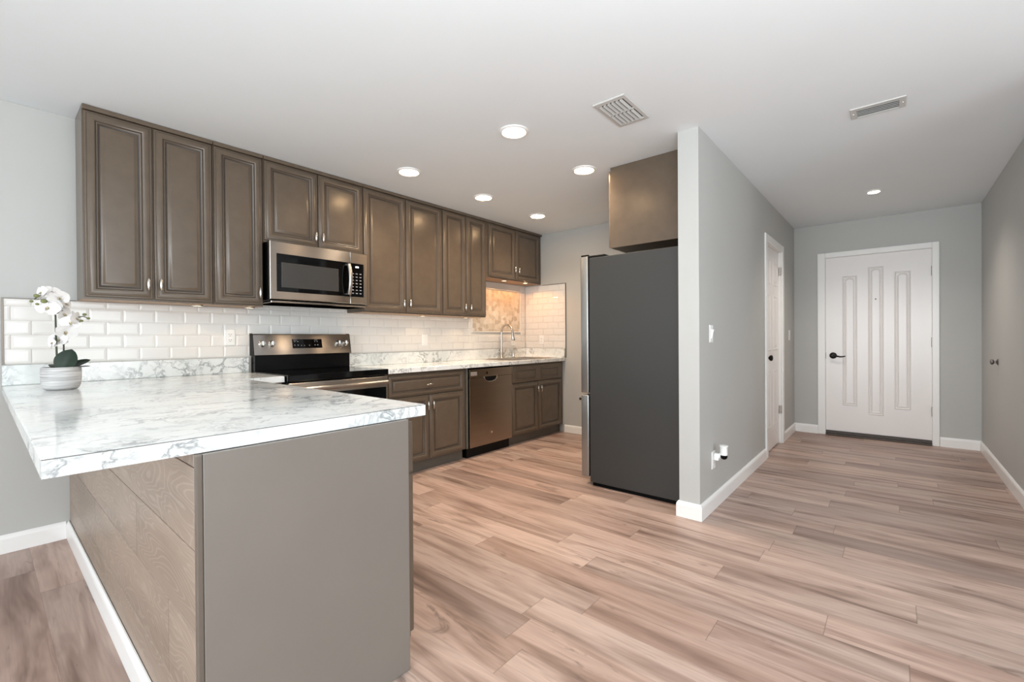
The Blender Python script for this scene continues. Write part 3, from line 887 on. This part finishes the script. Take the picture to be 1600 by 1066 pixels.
# ------------------------------------------------------------------ dishwasher
t = thing('dishwasher', (3.29, 3.35, 0), 'stainless dishwasher with scooped pocket handle left of the sink cabinet', 'dishwasher')
b = MB(); b.box(2.986, 3.606, 3.10, 3.63, 0.105, 0.858); b.build('tub', M_blackmat, t)
b = MB(); b.box(2.986, 3.606, 3.104, 3.16, 0.001, 0.100); b.build('toe_kick', M_blackmat, t)
b = MB(); b.box(2.986, 3.605, 3.056, 3.099, 0.100, 0.764, bev=.004, seg=2); b.build('door', M_steel_dw, t)
b = MB(); b.box(2.986, 3.605, 3.054, 3.099, 0.7665, 0.846, bev=.004, seg=2); cs = b.build('control_strip', M_steel_dw, t)
b = MB()
n = 20
out = []
for (r, y) in ((1.0, 3.0565), (1.0, 3.0525), (.93, 3.0520), (.86, 3.0555)):
    ring = []
    for k in range(n + 1):
        q = math.pi + math.pi * k / n
        ring.append((3.280 + .098 * r * math.cos(q), y, .764 + .052 * r * math.sin(q)))
    for k in range(1, n):
        ring.append((3.280 + .098 * r * (1 - 2 * k / n), y, .764 + .010 * r))
    out.append(ring)
b.ring_loft(out, mats=[1, 1, 1, 0], cap1=True)
b.build('pocket_handle', [M_dark, M_chrome], t, smooth=30)
b = MB(); b.box(3.214, 3.236, 3.052, 3.0545, .790, .815, bev=.002); b.build('vent_button', M_dark, cs)
b = MB(); b.panel((3.000, 3.0539, .785), (1, 0, 0), (0, 0, 1), (0, -1, 0), .085, .038, [(0, 0), (.0005, .0004)], back=False); b.build('name_plate', plain('name_plate_grey', (150, 138, 130), 0.5), cs)
b = MB(); b.lathe([(.012, 0), (.012, .0015), (.010, .002), (.009, .0012), (.001, .0012)], (3.287, 3.0562, .212), (0, -1, 0), 20); b.build('badge', M_chrome, t)

# ------------------------------------------------------------------ refrigerator
t = thing('refrigerator', (3.45, 1.44, 0), 'tall dark grey sided refrigerator standing beside the partition', 'refrigerator')
FX0, FX1 = 3.035, 3.868
b = MB(); b.box(FX0, FX1, 1.062, 1.788, 0.030, 1.752, bev=.004, seg=2); tag(b.build('body', M_fside, t), 'dark charcoal textured body')
b = MB(); b.box(FX0 + .02, FX1 - .02, 1.10, 1.775, 0.001, 0.0295); b.build('base', M_dark, t)
for nm, z0, z1 in (('door', 0.712, 1.768), ('freezer_drawer', 0.062, 0.698)):
    b = MB(); b.box(FX0 - .001, FX1 + .001, 1.800, 1.866, z0, z1, bev=.008, seg=3)
    dd = b.build(nm, M_fdoor, t, smooth=40)
    b = MB(); b.box(FX0 + .008, FX1 - .008, 1.7885, 1.7995, z0 + .012, z1 - .012); b.build('gasket', M_dark, dd)
    b = MB()
    if nm == 'door':
        b.cyl((FX1 - .06, 1.905, .80), (FX1 - .06, 1.905, 1.55), .011, n=12)
        for z in (.84, 1.51): b.cyl((FX1 - .06, 1.865, z), (FX1 - .06, 1.905, z), .008, n=10)
    else:
        b.cyl((FX0 + .05, 1.905, .655), (FX1 - .05, 1.905, .655), .011, n=12)
        for x in (FX0 + .08, FX1 - .08): b.cyl((x, 1.865, .655), (x, 1.905, .655), .008, n=10)
    b.build('handle', M_nickel, dd, smooth=40)
b = MB(); b.box(FX0 + .004, FX0 + .10, 1.66, 1.84, 1.7525, 1.770, bev=.004); b.box(FX0 + .006, FX0 + .03, 1.80, 1.864, 1.7685, 1.781, bev=.003); b.build('hinge_cover', M_blackmat, t)

# ------------------------------------------------------------------ ceiling fittings


def downlight(x, y, r, label, mat, power=46.0, color=(1.0, .84, .66), group='round ceiling downlights'):
    t = thing('downlight', (x, y, H - .012), label, 'ceiling light', group)
    b = MB()
    b.lathe([(r * 1.0, -.001), (r * 1.27, -.001), (r * 1.25, -.006), (r * 1.05, -.012), (r * 0.99, -.008), (r * .97, -.003)], (x, y, H), n=40, caps=False)
    b.build('trim_ring', M_trim, t, smooth=40)
    b = MB(); b.lathe([(r * .97, -.0095), (r * .9, -.0085), (.001, -.008)], (x, y, H + .004), n=40, caps=False); b.build('diffuser', mat, t)
    l = bpy.data.lights.new('downlight_lamp', 'SPOT'); l.energy = power; l.color = color; l.spot_size = math.radians(132); l.spot_blend = 1.0; l.shadow_soft_size = r * .8
    o = bpy.data.objects.new('downlight_lamp', l); COL.objects.link(o); o.parent = t; o.location = (0, 0, -.004)


downlight(2.182, 1.819, .072, 'round kitchen downlight nearest the wide slatted ceiling vent', M_lamp)
downlight(3.032, 1.825, .072, 'round downlight in front of the cabinet above the fridge', M_lamp)
downlight(2.167, 2.870, .072, 'downlight at the near end of the row along the wall cabinets', M_lamp)
downlight(3.006, 2.876, .072, 'middle one of three downlights in the row along the wall cabinets', M_lamp)
downlight(3.838, 2.881, .072, 'downlight at the far end of the row, before the sink wall cabinet', M_lamp)
downlight(5.205, 0.135, .043, 'small round downlight in the hall before the entry door', M_lamp_hall, 58.0, (1.0, .90, .80))

t = thing('ceiling_vent', (2.394, 1.190, H - .012), 'wide white ceiling vent with two banks of slats, nearer the kitchen', 'air vent', 'white ceiling air vents')
vx0, vx1, vy0, vy1 = 2.226, 2.566, 1.093, 1.287
b = MB(); b.ring_loft([rect(vx0, vx1, vy0, vy1, H - .001), rect(vx0 + .004, vx1 - .004, vy0 + .004, vy1 - .004, H - .008), rect(vx0 + .032, vx1 - .032, vy0 + .022, vy1 - .022, H - .009), rect(vx0 + .034, vx1 - .034, vy0 + .024, vy1 - .024, H - .001)], cap1=False); b.box(2.391, 2.401, vy0 + .022, vy1 - .022, H - .009, H - .003)
b.build('frame', M_vent, t)
b = MB(); b.box(vx0 + .033, vx1 - .033, vy0 + .023, vy1 - .023, H - .0016, H - .0008); b.build('duct_opening', M_ventdark, t)
for xa, xb in ((vx0 + .034, 2.3905), (2.4015, vx1 - .034)):
    for k in range(6):
        y = vy0 + .032 + k * .0245
        b = MB(); b.ring_loft([[(x, y + .013, H - .014), (x, y + .0118, H - .0145), (x, y, H - .004), (x, y + .001, H - .003)] for x in (xa, xb)], cap0=True)
        b.build('slat', M_vent, t)

t = thing('ceiling_vent', (3.32, .07, H - .01), 'narrow white ceiling vent with four dark slots above the hall', 'air vent', 'white ceiling air vents')
vx0, vx1, vy0, vy1 = 3.243, 3.397, -.056, .193
b = MB(); b.ring_loft([rect(vx0, vx1, vy0, vy1, H - .001), rect(vx0 + .003, vx1 - .003, vy0 + .003, vy1 - .003, H - .007), rect(vx0 + .026, vx1 - .012, vy0 + .030, vy1 - .030, H - .007), rect(vx0 + .027, vx1 - .013, vy0 + .031, vy1 - .031, H - .001)], cap1=False); b.build('frame', M_vent, t)
b = MB(); b.box(vx0 + .026, vx1 - .012, vy0 + .030, vy1 - .030, H - .0016, H - .0008); b.build('duct_opening', M_ventdark, t)
for k in range(5):
    x = vx0 + .032 + k * .0225
    b = MB(); b.ring_loft([[(x + .003, y, H - .004), (x + .0045, y, H - .004), (x + .0055, y, H - .0075), (x + .002, y, H - .0075)] for y in (vy0 + .031, vy1 - .031)], cap0=True)
    b.build('slat', M_vent, t)
for y in (vy0 + .015, vy1 - .015):
    b = MB(); b.lathe([(.004, 0), (.0035, .0015), (.001, .002)], ((vx0 + vx1) / 2, y, H - .007), (0, 0, -1), 10); b.build('screw', M_nickel, t)


def puck(x, y, z, label, power, col=(1.0, .70, .42), ang=120):
    t = thing('puck_light', (x, y, z - .012), label, 'cabinet light', 'puck lights under the wall cabinets')
    b = MB(); b.lathe([(.033, -.0005), (.034, -.006), (.031, -.011), (.027, -.012), (.026, -.010)], (x, y, z), n=24, caps=False); b.build('ring', M_nickel, t, smooth=40)
    b = MB(); b.lathe([(.027, -.0105), (.001, -.0105)], (x, y, z), n=24, caps=False); b.build('diffuser', M_puck, t)
    l = bpy.data.lights.new('puck_lamp', 'SPOT'); l.energy = power; l.color = col; l.spot_size = math.radians(ang); l.spot_blend = 0.2; l.shadow_soft_size = 0.02
    o = bpy.data.objects.new('puck_lamp', l); COL.objects.link(o); o.parent = t; o.location = (0, 0, -.004)
    return t


puck(0.922, 3.464, 1.3738, 'puck light under the two door cabinet left of the microwave', .6)
puck(1.226, 3.441, 1.3738, 'puck light under the single door cabinet beside the microwave', .9)
puck(2.790, 3.500, 1.3698, 'puck light under the cabinet right of the microwave', .8)
puck(3.350, 3.480, 1.3698, 'puck light under the narrow cabinet by the sink alcove', .9)
puck(4.270, 3.400, 1.8148, 'puck light under the short sink cabinet, close to the end wall', 6.0, (1.0, .44, .14), 160)
puck(3.930, 3.440, 1.8148, 'puck light under the short sink cabinet, above the mosaic', 3.6, (1.0, .50, .20), 156)

# ------------------------------------------------------------------ wall plates
def plate(name, c, U, N, label, cat, kind, w=.070, h=.115):
    """c centre of the plate on the wall, U its width direction, N out of the wall"""
    c, U, N = Vector(c), Vector(U), Vector(N)
    Z = Vector((0, 0, 1))
    t = thing(name, c - Z * h / 2, label, cat)
    b = MB(); b.panel(c - U * w / 2 - Z * h / 2 + N * .0005, U, Z, N, w, h, [(0, 0), (0, .003), (.004, .0055), (.006, .006)]); b.build('cover_plate', M_plastic, t)
    if kind == 'duplex':
        for s in (-1, 1):
            q = c + Z * s * .0195 + N * .0062
            b = MB(); b.panel(q - U * .0165 - Z * .014, U, Z, N, .033, .028, [(0, 0), (.003, .0015), (.004, .0018)], back=False); r = b.build('receptacle', M_plastic, t)
            b = MB()
            for du in (-.0065, .0065): b.panel(q + U * du - U * .0013 - Z * .001 + N * .0019, U, Z, N, .0026, .009, [(0, 0), (.0002, .0003)], back=False)
            b.panel(q - U * .0022 - Z * .0095 + N * .0019, U, Z, N, .0044, .0044, [(0, 0), (.0002, .0003)], back=False)
            b.build('slot', M_slot, r)
    elif kind == 'rocker':
        b = MB(); b.panel(c - U * .0165 - Z * .033 + N * .0062, U, Z, N, .033, .066, [(0, 0), (.001, .002), (.002, .0025)], back=False); b.build('rocker', M_plastic, t)
    elif kind == 'dimmer':
        b = MB(); b.panel(c - U * .0165 - Z * .033 + N * .0062, U, Z, N, .033, .066, [(0, 0), (.001, .002), (.002, .0022)], back=False); b.build('dimmer_body', M_plastic, t)
        b = MB(); b.ring_loft([[c + U * du + Z * zz + N * o for du, o in ((-.007, .008), (-.006, d), (.006, d), (.007, .008))] for zz, d in ((-.028, .010), (-.01, .013), (.012, .017), (.027, .021))], cap0=True); b.build('paddle', M_plastic, t)
    return t


plate('wall_outlet', (1.165, YB - .0096, 1.158), (1, 0, 0), (0, -1, 0), 'white duplex outlet on the tiles left of the range', 'outlet', 'duplex')
plate('wall_switch', (2.932, YB - .0096, 1.132), (1, 0, 0), (0, -1, 0), 'white switch plate on the tiles right of the range', 'switch', 'rocker')
plate('wall_outlet', (4.325, YB - .0096, 1.105), (1, 0, 0), (0, -1, 0), 'pale outlet on the tiles behind the kitchen tap', 'outlet', 'duplex')
plate('wall_outlet', (XW - .0096, 3.385, 1.118), (0, -1, 0), (-1, 0, 0), 'pale outlet on the end wall tiles beside the sink', 'outlet', 'duplex')
plate('dimmer_switch', (3.105, YH, 1.160), (1, 0, 0), (0, -1, 0), 'white dimmer switch near the free end of the partition', 'switch', 'dimmer')
plate('wall_switch', (6.01, YH, 1.155), (1, 0, 0), (0, -1, 0), 'white switch plate between closet door and hall corner', 'switch', 'rocker')
plate('wall_outlet', (3.140, YH, 0.323), (1, 0, 0), (0, -1, 0), 'white outlet low on the partition behind the plugged-in camera', 'outlet', 'duplex')

# plugged-in camera
t = thing('plug_in_camera', (3.14, YH - .05, .32), 'small white plug-in security camera with black dome low on the partition', 'security camera')
b = MB()
b.box(3.122, 3.158, YH - .040, YH - .0085, .325, .372, bev=.006, seg=2)
b.rings_along([(3.14, YH - .034, .350), (3.14, YH - .052, .366), (3.14, YH - .066, .374)], [.016, .015, .016], 16)
b.lathe([(.022, .0), (.023, .01), (.022, .038), (.023, .050), (.027, .060), (.025, .063), (.001, .063)], (3.14, YH - .068, .366), n=28)
b.build('body', M_plastic, t, smooth=40)
b = MB(); b.lathe([(.0225, .0), (.0225, -.006), (.021, -.016), (.016, -.024), (.008, -.028), (.001, -.029)], (3.14, YH - .068, .3655), n=28); tag(b.build('lens_dome', M_black, t, smooth=50), 'black lens dome')

# knob bumper on the right hall wall
t = thing('wall_bumper', (5.45, YR + .03, .89), 'small grey metal knob fixed to the right hall wall', 'wall knob')
b = MB(); b.lathe([(.026, .0005), (.026, .004), (.020, .008), (.010, .012), (.009, .026)], (5.45, YR, .915), (0, 1, 0), 24); b.build('rosette', plain('satin_grey_metal', (128, 120, 118), .3, .8), t, smooth=40)
b = MB(); b.lathe([(.010, .022), (.019, .026), (.023, .034), (.021, .042), (.012, .047), (.001, .048)], (5.45, YR, .915), (0, 1, 0), 24); b.build('knob', plain('satin_grey_metal', (128, 120, 118), .3, .8), t, smooth=40)

# ------------------------------------------------------------------ orchid
t = thing('potted_orchid', (.26, 3.12, ZC + .0005), 'white potted orchid in a grey banded ceramic pot on the peninsula', 'plant')
PX, PY = .26, 3.12
b = MB(); z = ZC + .0005
b.lathe([(.054, 0), (.062, .005), (.069, .02), (.073, .045), (.0738, .08), (.0725, .104), (.0705, .110), (.0665, .110), (.065, .104), (.0655, .085)], (PX, PY, z), n=48)
b.build('pot', M_pot, t, smooth=50)
b = MB(); b.lathe([(.065, .088), (.05, .094), (.025, .098), (.001, .099)], (PX, PY, z), n=32, caps=False); b.build('moss', M_moss, t, smooth=50)


def stem(pts, r):
    # smooth path through the points
    P = [Vector(p) for p in pts]; out = []
    for i in range(len(P) - 1):
        p0, p1, p2, p3 = P[max(i - 1, 0)], P[i], P[i + 1], P[min(i + 2, len(P) - 1)]
        for k in range(6):
            s = k / 6
            out.append(0.5 * ((2 * p1) + (p2 - p0) * s + (2 * p0 - 5 * p1 + 4 * p2 - p3) * s * s + (3 * p1 - p0 - 3 * p2 + p3) * s ** 3))
    out.append(P[-1])
    b = MB(); n = len(out)
    b.rings_along(out, [r * (1 - .45 * i / n) for i in range(n)], 8)
    return b.build('stem', M_stem, t, smooth=60)


stem([(.247, PY, .995), (.243, PY - .002, 1.14), (.240, PY - .004, 1.30), (.222, PY - .02, 1.348), (.192, PY - .03, 1.356), (.17, PY - .035, 1.338)], .0042)
stem([(.272, PY + .02, .995), (.271, PY + .015, 1.14), (.278, PY, 1.205), (.302, PY - .02, 1.245), (.335, PY - .025, 1.262), (.352, PY - .025, 1.255)], .0036)
stem([(.241, PY - .002, 1.268), (.256, PY - .008, 1.282), (.268, PY - .012, 1.290)], .002)


def petal_grid(L, Wd, cup, nu=7, nv=6, tip=0.55):
    """rounded petal in local x (length) / y (width) / z (normal)"""
    g = []
    for i in range(nu + 1):
        u = i / nu
        wv = Wd * (math.sin(math.pi * min(1, u ** tip)) ** 0.55 if 0 < u < 1 else 0.06)
        row = []
        for j in range(nv + 1):
            s = -1 + 2 * j / nv
            row.append(Vector((L * u, wv * s, cup * (u * u) + .18 * wv * s * s)))
        g.append(row)
    return g


def add_grid(b, g, M, th=.0006):
    bm = b.bm
    for side in (0, 1):
        vs = [[bm.verts.new(M @ (p + Vector((0, 0, th * (1 - 2 * side))))) for p in row] for row in g]
        for i in range(len(vs) - 1):
            for j in range(len(vs[0]) - 1):
                f = (vs[i][j], vs[i + 1][j], vs[i + 1][j + 1], vs[i][j + 1])
                bm.faces.new(f if side == 0 else f[::-1])


rnd = random.Random(5)


def flower(c, face, roll=0.0, s=1.0):
    s *= 1.1
    c = Vector(c); N = Vector(face).normalized()
    up = Vector((0, 0, 1)); X = up.cross(N).normalized(); Y = N.cross(X)
    base = Matrix(((X.x, Y.x, N.x, c.x), (X.y, Y.y, N.y, c.y), (X.z, Y.z, N.z, c.z), (0, 0, 0, 1)))
    b = MB()
    for ang, L, wd, lift in ((90, .036, .017, -.003), (215, .035, .016, -.003), (325, .035, .016, -.003), (8, .040, .027, .003), (172, .040, .027, .003)):
        R = Matrix.Rotation(math.radians(ang + roll), 4, 'Z') @ Matrix.Rotation(math.radians(-10 + rnd.uniform(-8, 8)), 4, 'Y')
        add_grid(b, petal_grid(L * s, wd * s, -.006 * s), base @ Matrix.Translation((0, 0, lift * s)) @ R)
    f = b.build('flower', M_petal, t, smooth=60)
    b = MB()
    for ang, L, wd in ((270, .016, .006), (240, .010, .005), (300, .010, .005)):
        R = Matrix.Rotation(math.radians(ang + roll), 4, 'Z') @ Matrix.Rotation(math.radians(-38), 4, 'Y')
        add_grid(b, petal_grid(L * s, wd * s, .004 * s, 5, 4), base @ Matrix.Translation((0, 0, .003)) @ R)
    q = base @ Vector((0, 0, .006))
    b.ball(q, .0042 * s, .0042 * s, .005 * s, 10, 6)
    tag(b.build('lip', M_lip, f, smooth=60), 'yellowish lip')


D = lambda a, e: (math.sin(math.radians(a)), -math.cos(math.radians(a)), math.sin(math.radians(e)))
for c, fc, rl, s in [((.196, PY - .035, 1.368), D(-70, 10), 12, .95), ((.228, PY - .030, 1.372), D(15, 45), -10, 1.0), ((.248, PY - .035, 1.345), D(25, 20), 20, 1.12), ((.214, PY - .045, 1.300), D(-20, -5), -14, 1.12), ((.272, PY - .010, 1.322), D(70, 10), 8, 1.0), ((.268, PY + .01, 1.272), D(50, 0), 30, 1.0),
                     ((.292, PY - .02, 1.232), D(5, -10), 0, 1.0), ((.308, PY - .035, 1.252), D(60, 5), 15, .95), ((.274, PY - .015, 1.186), D(20, -25), -20, 1.12), ((.255, PY + .012, 1.148), D(-30, -10), 10, .95), ((.234, PY + .005, 1.132), D(-70, 0), 0, .72)]:
    flower(c, fc, rl, s)
for c, r in (((.160, PY - .036, 1.327), .006), ((.199, PY - .075, 1.327), .010), ((.178, PY - .05, 1.314), .006), ((.176, PY - .06, 1.352), .009), ((.357, PY - .025, 1.253), .006), ((.343, PY - .025, 1.272), .007), ((.331, PY - .03, 1.240), .006)):
    b = MB(); b.ball(c, r * 1.25, r, r, 12, 8); b.build('bud', M_bud, t, smooth=60)


def leaf(base, direction, L, wd, droop, roll):
    d = Vector(direction).normalized(); Z = Vector((0, 0, 1)); Yv = Z.cross(d).normalized(); N = d.cross(Yv)
    M = Matrix(((d.x, Yv.x, N.x, base[0]), (d.y, Yv.y, N.y, base[1]), (d.z, Yv.z, N.z, base[2]), (0, 0, 0, 1))) @ Matrix.Rotation(math.radians(roll), 4, 'X')
    g = []
    for i in range(11):
        u = i / 10
        wv = wd * (math.sin(math.pi * min(1, .12 + .88 * u)) ** 0.6 if u < 1 else .02)
        g.append([Vector((L * u, wv * s, -droop * u * u + .12 * wv * abs(s))) for s in (-1, -.66, -.33, 0, .33, .66, 1)])
    b = MB(); add_grid(b, g, M, .0012)
    b.build('leaf', M_leaf, t, smooth=60)


leaf((.262, PY - .03, 1.000), (.26, -.10, .93), .104, .047, .010, 76)
leaf((.275, PY, 1.004), (.93, -.15, .50), .098, .028, .008, 30)
leaf((.275, PY - .01, 1.004), (.94, -.32, .16), .092, .020, .006, 5)
leaf((.255, PY - .005, 1.0), (-.30, .8, .5), .075, .026, .015, 0)
